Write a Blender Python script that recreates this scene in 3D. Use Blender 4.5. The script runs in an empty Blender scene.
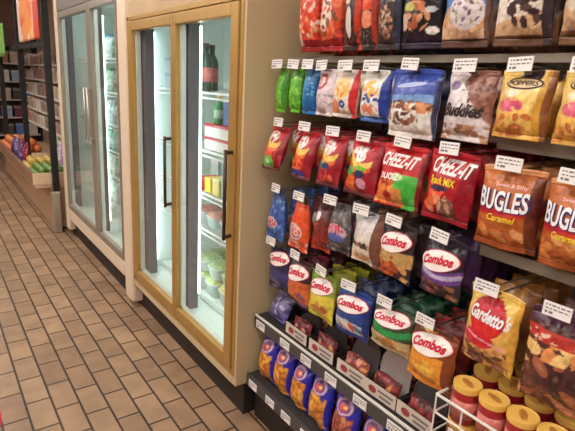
import bpy, bmesh, math, random
from mathutils import Vector, Matrix, noise
random.seed(7)
SC = bpy.context.scene
COL = SC.collection
PI = math.pi

# ------------------------------------------------------------------ helpers
def lin(c):
    o = []
    for x in c[:3]:
        x = max(0.0, min(255.0, x)) / 255.0
        o.append(x / 12.92 if x <= 0.04045 else ((x + 0.055) / 1.055) ** 2.4)
    return (o[0], o[1], o[2], 1.0)

MATS = {}
def mat(name, col=(200, 200, 200), rough=0.5, metal=0.0, var=0.06, scale=9.0, emit=0.0, bump=0.0, coat=0.0):
    if name in MATS: return MATS[name]
    m = bpy.data.materials.new(name); m.use_nodes = True
    nt = m.node_tree; b = nt.nodes['Principled BSDF']
    c = lin(col)
    tc = nt.nodes.new('ShaderNodeTexCoord'); nz = nt.nodes.new('ShaderNodeTexNoise')
    nz.inputs['Scale'].default_value = scale; nz.inputs['Detail'].default_value = 4
    nt.links.new(tc.outputs['Object'], nz.inputs['Vector'])
    rp = nt.nodes.new('ShaderNodeValToRGB')
    rp.color_ramp.elements[0].position = 0.3; rp.color_ramp.elements[1].position = 0.7
    rp.color_ramp.elements[0].color = tuple(x * (1 - var) for x in c[:3]) + (1,)
    rp.color_ramp.elements[1].color = tuple(min(1, x * (1 + var)) for x in c[:3]) + (1,)
    nt.links.new(nz.outputs['Fac'], rp.inputs['Fac'])
    nt.links.new(rp.outputs['Color'], b.inputs['Base Color'])
    b.inputs['Roughness'].default_value = rough; b.inputs['Metallic'].default_value = metal
    if coat: b.inputs['Coat Weight'].default_value = coat
    if emit:
        b.inputs['Emission Color'].default_value = c; b.inputs['Emission Strength'].default_value = emit
    if bump:
        bp = nt.nodes.new('ShaderNodeBump'); bp.inputs['Strength'].default_value = bump; bp.inputs['Distance'].default_value = 0.003
        nt.links.new(nz.outputs['Fac'], bp.inputs['Height']); nt.links.new(bp.outputs['Normal'], b.inputs['Normal'])
    MATS[name] = m
    return m

def printed(name, rough=0.3, crinkle=0.35, speckle=0.8):
    """film or board printed in the colours held by the mesh's colour attribute"""
    if name in MATS: return MATS[name]
    m = bpy.data.materials.new(name); m.use_nodes = True
    nt = m.node_tree; b = nt.nodes['Principled BSDF']
    at = nt.nodes.new('ShaderNodeAttribute'); at.attribute_name = 'Print'
    nt.links.new(at.outputs['Color'], b.inputs['Base Color'])
    b.inputs['Roughness'].default_value = rough
    t2 = nt.nodes.new('ShaderNodeTexCoord'); n3 = nt.nodes.new('ShaderNodeTexNoise'); n3.inputs['Scale'].default_value = 70; n3.inputs['Detail'].default_value = 5
    nt.links.new(t2.outputs['Object'], n3.inputs['Vector'])
    r3 = nt.nodes.new('ShaderNodeValToRGB'); r3.color_ramp.elements[0].position = .34; r3.color_ramp.elements[1].position = .66
    r3.color_ramp.elements[0].color = (.70, .68, .68, 1); r3.color_ramp.elements[1].color = (1.12, 1.12, 1.12, 1)
    nt.links.new(n3.outputs['Fac'], r3.inputs['Fac'])
    m3 = nt.nodes.new('ShaderNodeMix'); m3.data_type = 'RGBA'; m3.blend_type = 'MULTIPLY'; m3.inputs['Factor'].default_value = speckle
    nt.links.new(at.outputs['Color'], m3.inputs[6]); nt.links.new(r3.outputs['Color'], m3.inputs[7]); nt.links.new(m3.outputs[2], b.inputs['Base Color'])
    tc = nt.nodes.new('ShaderNodeTexCoord'); nz = nt.nodes.new('ShaderNodeTexNoise')
    nz.inputs['Scale'].default_value = 26; nz.inputs['Detail'].default_value = 3
    nt.links.new(tc.outputs['Object'], nz.inputs['Vector'])
    bp = nt.nodes.new('ShaderNodeBump'); bp.inputs['Strength'].default_value = crinkle; bp.inputs['Distance'].default_value = 0.012
    nt.links.new(nz.outputs['Fac'], bp.inputs['Height']); nt.links.new(bp.outputs['Normal'], b.inputs['Normal'])
    MATS[name] = m
    return m

def glass_mat():
    m = bpy.data.materials.new('door_glass'); m.use_nodes = True
    nt = m.node_tree; nt.nodes.clear()
    out = nt.nodes.new('ShaderNodeOutputMaterial'); mx = nt.nodes.new('ShaderNodeMixShader')
    tr = nt.nodes.new('ShaderNodeBsdfTransparent'); tr.inputs['Color'].default_value = (0.955, 0.98, 0.972, 1)
    gl = nt.nodes.new('ShaderNodeBsdfGlossy'); gl.inputs['Roughness'].default_value = 0.02
    lw = nt.nodes.new('ShaderNodeLayerWeight'); lw.inputs['Blend'].default_value = 0.5
    pw = nt.nodes.new('ShaderNodeMath'); pw.operation = 'POWER'; pw.inputs[1].default_value = 5.0
    ma = nt.nodes.new('ShaderNodeMath'); ma.operation = 'MULTIPLY_ADD'; ma.inputs[1].default_value = 0.9; ma.inputs[2].default_value = 0.03
    nt.links.new(lw.outputs['Facing'], pw.inputs[0]); nt.links.new(pw.outputs[0], ma.inputs[0])
    nt.links.new(ma.outputs[0], mx.inputs['Fac'])
    nt.links.new(tr.outputs[0], mx.inputs[1]); nt.links.new(gl.outputs[0], mx.inputs[2])
    nt.links.new(mx.outputs[0], out.inputs['Surface'])
    return m

class MB:
    def __init__(self): self.bm = bmesh.new()
    def box(self, x0, x1, y0, y1, z0, z1, bevel=0.0):
        r = bmesh.ops.create_cube(self.bm, size=1.0, matrix=Matrix.Translation(((x0+x1)/2, (y0+y1)/2, (z0+z1)/2)) @ Matrix.Diagonal((abs(x1-x0), abs(y1-y0), abs(z1-z0), 1)))
        if bevel:
            es = list({e for v in r['verts'] for e in v.link_edges})
            bmesh.ops.bevel(self.bm, geom=es, offset=bevel, segments=2, affect='EDGES', profile=0.5)
        return self
    def tube(self, pts, r, n=8, caps=True):
        pts = [Vector(p) for p in pts]; rings = []
        for i, p in enumerate(pts):
            d = (pts[min(i+1, len(pts)-1)] - pts[max(i-1, 0)]).normalized()
            a = Vector((0, 0, 1)) if abs(d.z) < 0.9 else Vector((1, 0, 0))
            s = d.cross(a).normalized(); t = d.cross(s)
            rings.append([self.bm.verts.new(p + s*math.cos(2*PI*k/n)*r + t*math.sin(2*PI*k/n)*r) for k in range(n)])
        for a, b in zip(rings, rings[1:]):
            for k in range(n): self.bm.faces.new((a[k], a[(k+1) % n], b[(k+1) % n], b[k]))
        if caps:
            self.bm.faces.new(rings[0][::-1]); self.bm.faces.new(rings[-1])
        return self
    def lathe(self, prof, n=24, cx=0, cy=0):
        rings = []
        for r, z in prof:
            rings.append([self.bm.verts.new((cx + max(r, 1e-4)*math.cos(2*PI*k/n), cy + max(r, 1e-4)*math.sin(2*PI*k/n), z)) for k in range(n)])
        for a, b in zip(rings, rings[1:]):
            for k in range(n): self.bm.faces.new((a[k], a[(k+1) % n], b[(k+1) % n], b[k]))
        self.bm.faces.new(rings[0][::-1]); self.bm.faces.new(rings[-1])
        return self
    def quad(self, *ps):
        self.bm.faces.new([self.bm.verts.new(p) for p in ps]); return self
    def mesh(self, name, m, smooth=False):
        bmesh.ops.recalc_face_normals(self.bm, faces=self.bm.faces)
        me = bpy.data.meshes.new(name); self.bm.to_mesh(me); self.bm.free()
        if m: me.materials.append(m)
        if smooth:
            for p in me.polygons: p.use_smooth = True
        return me
    def obj(self, name, m, parent=None, smooth=False):
        return link(name, self.mesh(name, m, smooth), parent)

def link(name, me, parent=None):
    o = bpy.data.objects.new(name, me); COL.objects.link(o)
    if parent: o.parent = parent
    return o
def tag(o, label, cat, group=None, kind=None):
    o['label'] = label; o['category'] = cat
    if group: o['group'] = group
    if kind: o['kind'] = kind
    return o
def thing(name, label, cat, loc=(0, 0, 0), rot=(0, 0, 0), group=None):
    o = bpy.data.objects.new(name, None); COL.objects.link(o)
    o.location = loc; o.rotation_euler = rot; o.empty_display_size = 0.05
    return tag(o, label, cat, group)
def struct(o): o['kind'] = 'structure'; return o

# ------------------------------------------------------------------ printed artwork
def h01(a, b, s):
    x = math.sin(a*127.1 + b*311.7 + s*74.7) * 43758.5453
    return x - math.floor(x)
def cell(u, v, sc, seed):
    x, y = u*sc, v*sc; ix, iy = math.floor(x), math.floor(y); best = (9, 0)
    for i in (-1, 0, 1):
        for j in (-1, 0, 1):
            cx, cy = ix+i, iy+j
            px = cx + 0.15 + 0.7*h01(cx, cy, seed); py = cy + 0.15 + 0.7*h01(cx, cy, seed+3.3)
            a = h01(cx, cy, seed+9.1)*PI; dx, dy = x-px, y-py
            ex = dx*math.cos(a)+dy*math.sin(a); ey = -dx*math.sin(a)+dy*math.cos(a)
            d = math.hypot(ex*0.75, ey*1.35)
            if d < best[0]: best = (d, h01(cx, cy, seed+5.7))
    return best
def mix(a, b, t): return tuple(x+(y-x)*t for x, y in zip(a, b))
def paint(layers, u, v, asp):
    """u across -0.5..0.5, v up 0..1, asp = height over width"""
    c = (128, 128, 128)
    for L in layers:
        k = L[0]
        if k == 'fill': c = L[1]
        elif k == 'grad':
            t = max(0, min(1, (v-L[3])/(L[4]-L[3]))) if len(L) > 3 else v
            c = mix(L[1], L[2], t)
        elif k == 'band':
            s = L[4] if len(L) > 4 else 0
            w = L[5] if len(L) > 5 else 0
            vv = v - s*u - w*(u*u*4)
            if L[1] <= vv <= L[2]: c = L[3]
        elif k == 'ell':
            d = ((u-L[1])/L[3])**2 + ((v-L[2])/L[4])**2
            if d <= 1: c = L[5]
        elif k == 'ring':
            d = math.sqrt(((u-L[1])/L[3])**2 + ((v-L[2])/L[4])**2)
            if L[6] <= d <= 1: c = L[5]
        elif k == 'rect':
            if L[1] <= u <= L[2] and L[3] <= v <= L[4]: c = L[5]
        elif k == 'side':
            if u > L[1] + (L[3] if len(L) > 3 else 0)*v: c = L[2]
        elif k == 'diag':       # upper right of the line through (L1,0) with slope
            if v > L[1] + L[2]*u: c = L[3]
        elif k == 'chips':      # v0,v1,scale,cols,seed,size
            if L[1] <= v <= L[2]:
                d, r = cell(u, v*asp, L[3], L[5])
                if d < L[6]:
                    cc = L[4][int(r*len(L[4])) % len(L[4])]
                    c = mix(cc, (255, 245, 225), 0.18) if d < L[6]*0.35 else cc
        elif k == 'chipe':      # chips in an ellipse: cu,cv,ru,rv,scale,cols,seed,size
            if ((u-L[1])/L[3])**2 + ((v-L[2])/L[4])**2 <= 1:
                d, r = cell(u, v*asp, L[5], L[7])
                if d < L[8]: c = L[6][int(r*len(L[6])) % len(L[6])]
    return c

# ------------------------------------------------------------------ snack bags
SEAL = 0.075
def prof(u, v, T):
    a = max(0.0, 1 - abs(2*u)**2.6)
    t = (v-SEAL)/(1-2*SEAL)
    t = max(0.0, min(1.0, t))
    b = max(0.0, 1 - abs(2*t-1)**2.4)
    return T*(a**0.7)*(b**0.75)*(1.12-0.3*t)
TAPER = {}
def bag_point(u, v, w, h, T, side, seed, off=0.0):
    w = w*(1 - TAPER.get(seed, 0.0)*max(0.0, v-0.35)/0.65)
    p = prof(u, v, T)
    n = noise.noise(Vector((u*5+seed, v*5, seed*1.7)))
    n2 = noise.noise(Vector((u*15+seed, v*9, seed*0.7)))
    edge = max(0.0, min(1.0, p/T*2.5))
    x = u*w*(1-0.06*p/T-0.035*math.sin(PI*v)) + 0.03*w*n*(1 if abs(u) > .4 else 0.3) + 0.006*w*math.sin(v*17+seed)*(abs(2*u)**3)
    y = p*(1+0.12*n+0.05*n2*edge)
    if v > 1-SEAL-0.1 and v < 1-SEAL: y += 0.0025*math.sin(u*34+seed)*edge
    if v < SEAL+0.1 and v > SEAL: y += 0.0025*math.sin(u*29+seed*2)*edge
    rip = 0.0007*math.sin(v*h*900) if (v < SEAL or v > 1-SEAL) else 0
    wave = 0.006*math.sin(u*7+seed) * (1-edge)
    return (x, side*(y+0.0012+off) + rip + wave, v*h - (0.06*w*(abs(2*u)**4)*max(0.0, v-0.8)*3*(0.5+0.5*math.sin(seed*3+(u > 0)*2))))
def bag_grid(layers, w, h, T, seed, nu, nv, v0, v1, hole=False):
    bm = bmesh.new(); asp = h/w; vs = {}
    cl = bm.verts.layers.float_color.new('Print')
    back = layers[0][1] if layers[0][0] in ('fill', 'grad') else (90, 90, 90)
    for s in (-1, 1):
        for i in range(nu+1):
            for j in range(nv+1):
                if s == 1 and (i in (0, nu) or j in (0, nv)) and not hole and False: continue
                u = -0.5 + i/nu; v = v0 + (v1-v0)*j/nv
                q = bm.verts.new(bag_point(u, v, w, h, T, s, seed))
                q[cl] = lin(paint(layers, u, v, asp)) if s == -1 else lin(mix(paint(layers, -u*0.98, v, asp), back, 0.5))
                vs[s, i, j] = q
    ci = nu//2
    for s in (-1, 1):
        for i in range(nu):
            for j in range(nv):
                if hole == 2 and i in (ci-1, ci) and j == nv-1: continue
                if hole == 1 and i in (ci-2, ci-1, ci, ci+1) and 1 <= j <= nv-2: continue
                f = (vs[s, i, j], vs[s, i+1, j], vs[s, i+1, j+1], vs[s, i, j+1])
                bm.faces.new(f if s == -1 else f[::-1])
    for i in range(nu):
        for j in (0, nv):
            bm.faces.new((vs[-1, i, j], vs[-1, i+1, j], vs[1, i+1, j], vs[1, i, j]))
    for j in range(nv):
        for i in (0, nu):
            bm.faces.new((vs[-1, i, j], vs[-1, i, j+1], vs[1, i, j+1], vs[1, i, j]))
    bmesh.ops.recalc_face_normals(bm, faces=bm.faces)
    return bm
def to_mesh(bm, name, m):
    me = bpy.data.meshes.new(name); bm.to_mesh(me); bm.free(); me.materials.append(m)
    for p in me.polygons: p.use_smooth = True
    return me

def text_mesh(body, bold=0.0):
    cu = bpy.data.curves.new('t', 'FONT'); cu.body = body; cu.size = 1; cu.offset = bold; cu.resolution_u = 3
    o = bpy.data.objects.new('t', cu); COL.objects.link(o)
    me = bpy.data.meshes.new_from_object(o)
    bpy.data.objects.remove(o); bpy.data.curves.remove(cu)
    bm = bmesh.new(); bm.from_mesh(me); bpy.data.meshes.remove(me)
    return bm
def warp(bm, uvf, w, h, T, seed, off):
    """lay a flat outline (u,v given by uvf) onto the bag's front"""
    for v in bm.verts:
        u, vv = uvf(v.co.x, v.co.y); v.co = (u*w, 0, vv*h)
    bmesh.ops.triangulate(bm, faces=bm.faces)
    for _ in range(4):
        es = [e for e in bm.edges if e.calc_length() > 0.009]
        if not es: break
        bmesh.ops.subdivide_edges(bm, edges=es, cuts=1)
        bmesh.ops.triangulate(bm, faces=bm.faces)
    for v in bm.verts:
        v.co = bag_point(v.co.x/w, v.co.z/h, w, h, T, -1, seed, off)
    return bm
def flat_mesh(bm, name, m):
    me = bpy.data.meshes.new(name); bm.to_mesh(me); bm.free(); me.materials.append(m); return me
def lettering(par, g, body, u0, u1, v0, v1, col, name='lettering', bold=0.02, arch=0.0, slope=0.0, shear=0.0, off=0.0022, grow=0.0):
    w, h, T, seed = g
    bm = text_mesh(body, bold)
    xs = [v.co.x for v in bm.verts]; ys = [v.co.y for v in bm.verts]
    x0, x1, y0, y1 = min(xs), max(xs), min(ys), max(ys)
    def f(x, y):
        a = (x-x0)/(x1-x0); b = (y-y0)/(y1-y0)
        a2 = a + shear*(b-0.5)*0.2
        gx = grow*(a-0.5)*2; gy = grow*(b-0.5)*2
        return (u0+(u1-u0)*a2 + gx*.5, v0+(v1-v0)*b + arch*(1-(2*a-1)**2) + slope*(a-0.5) + gy*.5)
    warp(bm, f, w, h, T, seed, off)
    return link(name, flat_mesh(bm, name, mat('ink_%d_%d_%d' % col, col, 0.4)), par)
def disc(par, g, cu, cv, ru, rv, col, name='logo', off=0.0014, n=36, tilt=0.0):
    w, h, T, seed = g
    bm = bmesh.new(); rings = []
    c = bm.verts.new((0, 0, 0))
    for r in (0.34, 0.67, 1.0):
        rings.append([bm.verts.new((r*math.cos(2*PI*k/n), r*math.sin(2*PI*k/n), 0)) for k in range(n)])
    for k in range(n):
        bm.faces.new((c, rings[0][k], rings[0][(k+1) % n]))
        for a, b in zip(rings, rings[1:]): bm.faces.new((a[k], b[k], b[(k+1) % n], a[(k+1) % n]))
    warp(bm, lambda x, y: (cu+ru*x, cv+rv*y+tilt*x), w, h, T, seed, off)
    return link(name, flat_mesh(bm, name, mat('ink_%d_%d_%d' % col, col, 0.4)), par)

ORD = ['second', 'third', 'fourth', 'fifth', 'sixth', 'seventh']
FILM = printed('printed_film')
HOOKS = []
def bag(label, short, y, zt, w, h, layers, xt=1.125, xb=1.115, T=0.024, nback=4, yaw=None, cat='snack bag', hook=True, tagy=None, backlayers=None, name='snack_bag', step=None, drop=0.0, up=0.0, tagged=True, taper=0.0):
    T *= 1.2
    w *= .96
    if yaw is None: yaw = random.uniform(-.13, .13) if hook else random.uniform(-.06, .06)
    zb = zt + up
    seed = random.random()*20
    g = (w, h, T, seed)
    if taper: TAPER[seed] = TAPER[seed+1.3] = taper
    t = thing(name, label, cat, group=None)
    ang = math.atan2(xt-xb, h)
    t.location = (xb, y, zt-h); t.rotation_euler = (-ang, 0, -PI/2+yaw)
    nu = 46 if w > 0.13 else (36 if w > .1 else 24)
    link('pouch', to_mesh(bag_grid(layers, w, h, T, seed, nu, int(nu*h/w*0.9), SEAL, 1-SEAL), 'pouch', FILM), t)
    link('top_seal', to_mesh(bag_grid(layers, w, h, T, seed, nu, 6, 1-SEAL, 1.0, hole=hook), 'top_seal', FILM), t)
    link('bottom_seal', to_mesh(bag_grid(layers, w, h, T, seed, nu, 4, 0.0, SEAL), 'bottom_seal', FILM), t)
    st = step or (1.9*T+0.014)
    if nback:
        bm = bag_grid(backlayers or layers, w*0.86, h, T, seed+1.3, 14, 18, 0.0, 1.0, hole=2 if hook else 0)
        me = to_mesh(bm, name, FILM)
        for k in range(nback):
            x = max(xt, xb) + 0.012 + st*(k+1)
            if x > 1.455: break
            o = link(name, me)
            o.location = (x - 0.006*random.random(), y + random.uniform(-.004, .004), zb-h+random.uniform(-.008, .0))
            o.rotation_euler = (-random.uniform(0, .04), 0, -PI/2+random.uniform(-.04, .04))
            tag(o, '%s in the stack of bags behind the %s' % (ORD[k], short), cat, 'bags stacked behind the ' + short)
    if hook: HOOKS.append((y if tagy is None else tagy, y, zb, xt, h, short, tagged))
    return t, g

# ------------------------------------------------------------------ materials
M_TAN = mat('tan_enamel', (204, 183, 146), 0.45, var=0.03, scale=3)
M_CREAM = mat('cream_enamel', (228, 208, 186), 0.4, var=0.03, scale=3)
M_GOLD = mat('gold_anodised', (186, 148, 84), 0.4, 0.45, var=0.05, scale=14)
M_WOOD = mat('tan_header', (190, 162, 124), 0.5, var=0.08, scale=5)
M_BLACK = mat('black_plastic', (30, 28, 28), 0.5)
M_DARK = mat('dark_kick', (38, 30, 27), 0.6)
M_GASK = mat('grey_gasket', (104, 98, 106), 0.5)
M_LINER = mat('white_liner', (232, 241, 238), 0.5, var=0.02)
M_WIRE = mat('white_wire', (228, 228, 222), 0.4)
M_STEEL = mat('brushed_steel', (190, 182, 170), 0.35, 0.7)
M_GREYFR = mat('grey_door_frame', (150, 140, 128), 0.4, 0.3)
M_TUBE = mat('lamp_tube', (232, 255, 252), 0.5, emit=9.5, var=0.0)
M_TUBE2 = mat('dim_lamp_tube', (232, 255, 248), 0.5, emit=3.6, var=0.0)
M_HOOK = mat('zinc_hook', (150, 146, 140), 0.35, 0.8)
M_TAG = mat('white_tag', (236, 232, 232), 0.4, var=0.02)
M_INK = mat('grey_ink', (120, 112, 116), 0.6)
M_GLASS = glass_mat()
M_PEG = mat('grey_panel', (128, 118, 106), 0.55, var=0.05)
M_BAR = mat('grey_bar', (140, 130, 118), 0.45, 0.2)
M_SHELF = mat('charcoal_shelf', (52, 48, 50), 0.5)
M_STRIP = mat('charcoal_strip', (74, 70, 72), 0.45)

# ------------------------------------------------------------------ setting
def floor_mat():
    m = bpy.data.materials.new('quarry_tile'); m.use_nodes = True
    nt = m.node_tree; b = nt.nodes['Principled BSDF']
    tc = nt.nodes.new('ShaderNodeTexCoord'); mp = nt.nodes.new('ShaderNodeMapping')
    mp.inputs['Rotation'].default_value = (0, 0, PI/2)
    mp.inputs['Location'].default_value = (TILE_OX, TILE_OY, 0)
    nt.links.new(tc.outputs['Object'], mp.inputs['Vector'])
    br = nt.nodes.new('ShaderNodeTexBrick')
    br.inputs['Scale'].default_value = 1.0; br.inputs['Brick Width'].default_value = 0.213; br.inputs['Row Height'].default_value = 0.1065
    br.inputs['Mortar Size'].default_value = 0.0056; br.inputs['Mortar Smooth'].default_value = 0.3; br.inputs['Bias'].default_value = 0.0
    br.offset = 0.5
    br.inputs['Color1'].default_value = lin((168, 139, 111)); br.inputs['Color2'].default_value = lin((143, 114, 90)); br.inputs['Mortar'].default_value = lin((56, 40, 32))
    nt.links.new(mp.outputs['Vector'], br.inputs['Vector'])
    n1 = nt.nodes.new('ShaderNodeTexNoise'); n1.inputs['Scale'].default_value = 7; n1.inputs['Detail'].default_value = 6
    nt.links.new(tc.outputs['Object'], n1.inputs['Vector'])
    rp = nt.nodes.new('ShaderNodeValToRGB'); rp.color_ramp.elements[0].position = .32; rp.color_ramp.elements[1].position = .66
    rp.color_ramp.elements[0].color = (.66, .62, .62, 1); rp.color_ramp.elements[1].color = (1.08, 1.05, 1, 1)
    nt.links.new(n1.outputs['Fac'], rp.inputs['Fac'])
    mu = nt.nodes.new('ShaderNodeMix'); mu.data_type = 'RGBA'; mu.blend_type = 'MULTIPLY'; mu.inputs['Factor'].default_value = 0.75
    nt.links.new(br.outputs['Color'], mu.inputs[6]); nt.links.new(rp.outputs['Color'], mu.inputs[7])
    nt.links.new(mu.outputs[2], b.inputs['Base Color'])
    n2 = nt.nodes.new('ShaderNodeTexNoise'); n2.inputs['Scale'].default_value = 60; n2.inputs['Detail'].default_value = 5
    nt.links.new(tc.outputs['Object'], n2.inputs['Vector'])
    ad = nt.nodes.new('ShaderNodeMath'); ad.operation = 'MULTIPLY_ADD'; ad.inputs[1].default_value = -1.0
    nt.links.new(br.outputs['Fac'], ad.inputs[0])
    m2 = nt.nodes.new('ShaderNodeMath'); m2.operation = 'MULTIPLY'; m2.inputs[1].default_value = 0.35
    nt.links.new(n2.outputs['Fac'], m2.inputs[0]); nt.links.new(m2.outputs[0], ad.inputs[2])
    bp = nt.nodes.new('ShaderNodeBump'); bp.inputs['Strength'].default_value = 0.5; bp.inputs['Distance'].default_value = 0.004
    nt.links.new(ad.outputs[0], bp.inputs['Height']); nt.links.new(bp.outputs['Normal'], b.inputs['Normal'])
    b.inputs['Roughness'].default_value = 0.48
    return m
TILE_OX, TILE_OY = 0.045, -0.021
struct(MB().box(-2.6, 1.8, -2.5, 11.0, -0.1, 0.0).obj('floor', floor_mat()))
struct(MB().box(-2.6, 1.8, -2.5, 11.0, 2.8, 2.9).obj('ceiling', mat('ceiling_tile', (225, 222, 214), 0.8)))
M_WALL = mat('wall_paint', (176, 150, 128), 0.7)
struct(MB().box(1.8, 1.9, -2.5, 11.0, 0, 2.8).obj('wall_right', M_WALL))
struct(MB().box(-2.7, -2.6, -2.5, 11.0, 0, 2.8).obj('wall_left', mat('wall_dull', (150, 130, 116), 0.7)))
struct(MB().box(-2.6, 1.8, 11.0, 11.1, 0, 2.8).obj('wall_far', mat('wall_red', (150, 116, 108), 0.7)))
struct(MB().box(-2.6, 1.8, -2.6, -2.5, 0, 2.8).obj('wall_near', M_WALL))

# ------------------------------------------------------------------ refrigerators with glass doors
def door(par, y0, y1, z0, z1, mfr, hy, hz0, hz1, X=1.0, stile=0.055, rail=0.05, far=None, mh=None):
    far = far or stile
    """one glass door between y0 < y1: frame > glass, handle"""
    mb = MB()
    mb.box(X-.012, X+.03, y0, y0+stile, z0, z1, .004).box(X-.012, X+.03, y1-far, y1, z0, z1, .004)
    mb.box(X-.012, X+.03, y0+stile, y1-far, z0, z0+rail, .004).box(X-.012, X+.03, y0+stile, y1-far, z1-rail, z1, .004)
    d = mb.obj('door', mfr, par)
    MB().box(X+.004, X+.010, y0+stile-.004, y1-far+.004, z0+rail-.004, z1-rail+.004).obj('glass_pane', M_GLASS, d)
    g = MB()
    for a, b in ((y0+stile, y0+stile+.012), (y1-far-.02, y1-far)): g.box(X+.011, X+.035, a, b, z0+rail, z1-rail)
    g.box(X+.011, X+.035, y0+stile, y1-far, z0+rail, z0+rail+.012)
    g.obj('glazing_bead', M_WIRE, d)
    hb = MB().tube([(X-.05, hy, hz0-.012), (X-.05, hy, hz1+.012)], .0075, 10)
    for z in (hz0, hz1): hb.tube([(X-.05, hy, z), (X-.010, hy+.012, z)], .008, 8)
    hb.obj('handle', mh or mat('bronze_handle', (70, 56, 44), 0.4, 0.4), d, True)
    return d
def wire_shelf(par, x0, x1, y0, y1, z):
    mb = MB()
    mb.tube([(x0, y0, z), (x0, y1, z)], .006, 6).tube([(x1, y0, z), (x1, y1, z)], .005, 6)
    mb.tube([(x0, y0, z-.025), (x0, y1, z-.025)], .005, 6)
    n = int((y1-y0)/.03)
    for k in range(n+1):
        y = y0+(y1-y0)*k/n; mb.tube([(x0, y, z-.025), (x0, y, z), (x1, y, z)], .0025, 5)
    s = mb.obj('shelf', M_WIRE, par)
    return s

fr = thing('glass_door_refrigerator', 'tan refrigerator with two gold-framed glass doors next to the snack rack', 'refrigerator', (1.3, 2.35, 0))
fr.location = (0, 0, 0)
MB().box(1.0, 1.68, 1.685, 1.72, 0.172, 2.08, .004).obj('side_panel', M_TAN, fr)
MB().box(1.0, 1.68, 3.0, 3.02, 0.172, 2.08).box(1.66, 1.68, 1.72, 3.0, 0.172, 2.08).box(1.0, 1.66, 1.72, 3.0, 2.05, 2.08).obj('cabinet_shell', M_TAN, fr)
MB().box(1.0, 1.04, 1.72, 3.0, 1.815, 2.05).obj('header_panel', M_WOOD, fr)
MB().box(1.0, 1.04, 1.72, 3.0, 0.172, 0.215).obj('bottom_rail', M_TAN, fr)
MB().box(0.985, 1.12, 3.02, 3.17, 0.035, 2.1, .02).obj('corner_post', M_CREAM, fr)
MB().box(1.055, 1.62, 1.70, 3.14, 0.0, 0.172).obj('kick_plate', M_DARK, fr)
gf = MB().box(.996, 1.03, 1.72, 3.02, 1.79, 1.815, .003).box(.996, 1.03, 1.72, 3.02, .215, .245, .003)
gf.box(.996, 1.03, 1.697, 1.722, .215, 1.815, .003).box(.996, 1.03, 2.985, 3.019, .215, 1.815, .003)
gf.obj('door_surround', M_GOLD, fr)
door(fr, 1.724, 2.335, .25, 1.785, M_GOLD, 1.73, .87, 1.22, stile=.06, rail=.05, far=.026)
door(fr, 2.339, 2.98, .25, 1.785, M_GOLD, 2.354, .865, 1.2, stile=.028, rail=.05, far=.06)
MB().box(1.60, 1.655, 1.722, 2.998, .25, 1.9).obj('back_liner', M_LINER, fr)
for a, b in ((2.965, 2.998), (1.722, 1.735)): MB().box(1.04, 1.60, a, b, .25, 1.9).obj('side_liner', M_LINER, fr)
MB().box(1.04, 1.60, 1.735, 2.965, 1.86, 1.9).obj('top_liner', M_LINER, fr)
MB().box(1.04, 1.60, 1.735, 2.965, .25, .29).obj('liner_floor', M_LINER, fr)
MB().box(1.042, 1.10, 2.275, 2.375, .29, 1.86, .004).obj('inner_mullion', M_GASK, fr)
MB().box(1.042, 1.10, 2.86, 2.963, .29, 1.86, .004).obj('inner_post', M_GASK, fr)
def lamp(par, x, y, z0, z1, m=None):
    MB().tube([(x, y, z0), (x, y, z1)], .011, 10).obj('lamp_tube', m or M_TUBE, par, True)
lamp(fr, 1.118, 2.315, .36, 1.74)
lamp(fr, 1.115, 1.775, .36, 1.74)
lamp(fr, 1.118, 2.925, .36, 1.74)
for z in (1.43, 1.14, .915, .72): wire_shelf(fr, 1.15, 1.58, 1.75, 2.95, z)
MB().box(1.16, 1.58, 1.75, 2.95, .30, .33).obj('deck', M_LINER, fr)

f2 = thing('glass_door_refrigerator', 'far cream refrigerator with two grey-framed glass doors left of the gold one', 'refrigerator')
Y0, Y1 = 3.19, 4.86
MB().box(1.0, 1.68, Y1-.03, Y1, .1, 2.1).box(1.66, 1.68, Y0, Y1-.03, .2, 2.1).box(1.0, 1.66, Y0, Y0+.02, .2, 2.1).obj('cabinet_shell', M_CREAM, f2)
MB().box(.985, 1.10, Y1-.09, Y1+.02, .06, 2.1, .012).obj('corner_post', M_CREAM, f2)
MB().box(.99, 1.05, Y0, Y1-.09, .165, .27, .01).obj('bottom_rail', M_CREAM, f2)
MB().box(.99, 1.05, Y0, Y1-.09, 1.97, 2.1).obj('header_panel', mat('grey_header', (120, 108, 104), .5), f2)
MB().box(1.04, 1.62, Y0, Y1, 0, .165).obj('kick_plate', M_DARK, f2)
door(f2, Y0+.01, 3.805, .275, 1.965, M_GREYFR, 3.765, 1.03, 1.38, stile=.012, rail=.05, far=.05, mh=M_STEEL)
door(f2, 3.815, Y1-.095, .275, 1.965, M_GREYFR, 3.85, 1.03, 1.38, stile=.05, rail=.05, mh=M_STEEL)
MB().box(1.60, 1.655, Y0+.025, Y1-.035, .25, 2.05).obj('back_liner', M_LINER, f2)
for a, b in ((Y1-.07, Y1-.035), (Y0+.022, Y0+.035)): MB().box(1.05, 1.60, a, b, .25, 2.05).obj('side_liner', M_LINER, f2)
MB().box(1.05, 1.60, Y0+.035, Y1-.07, 2.0, 2.05).obj('top_liner', M_LINER, f2)
MB().box(1.05, 1.60, Y0+.035, Y1-.07, .25, .29).obj('liner_floor', M_LINER, f2)
MB().box(1.042, 1.10, 3.865, 3.97, .29, 2.0).obj('inner_mullion', mat('brown_gasket', (104, 92, 88), .5), f2)
MB().box(1.042, 1.10, 4.735, 4.785, .29, 2.0).obj('inner_post', M_GASK, f2)
MB().tube([(1.09, 3.25, 1.985), (1.09, 4.7, 1.985)], .011, 10).obj('lamp_tube', M_TUBE, f2, True)  # added tube under the top liner, brightens the far refrigerator's interior
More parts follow.
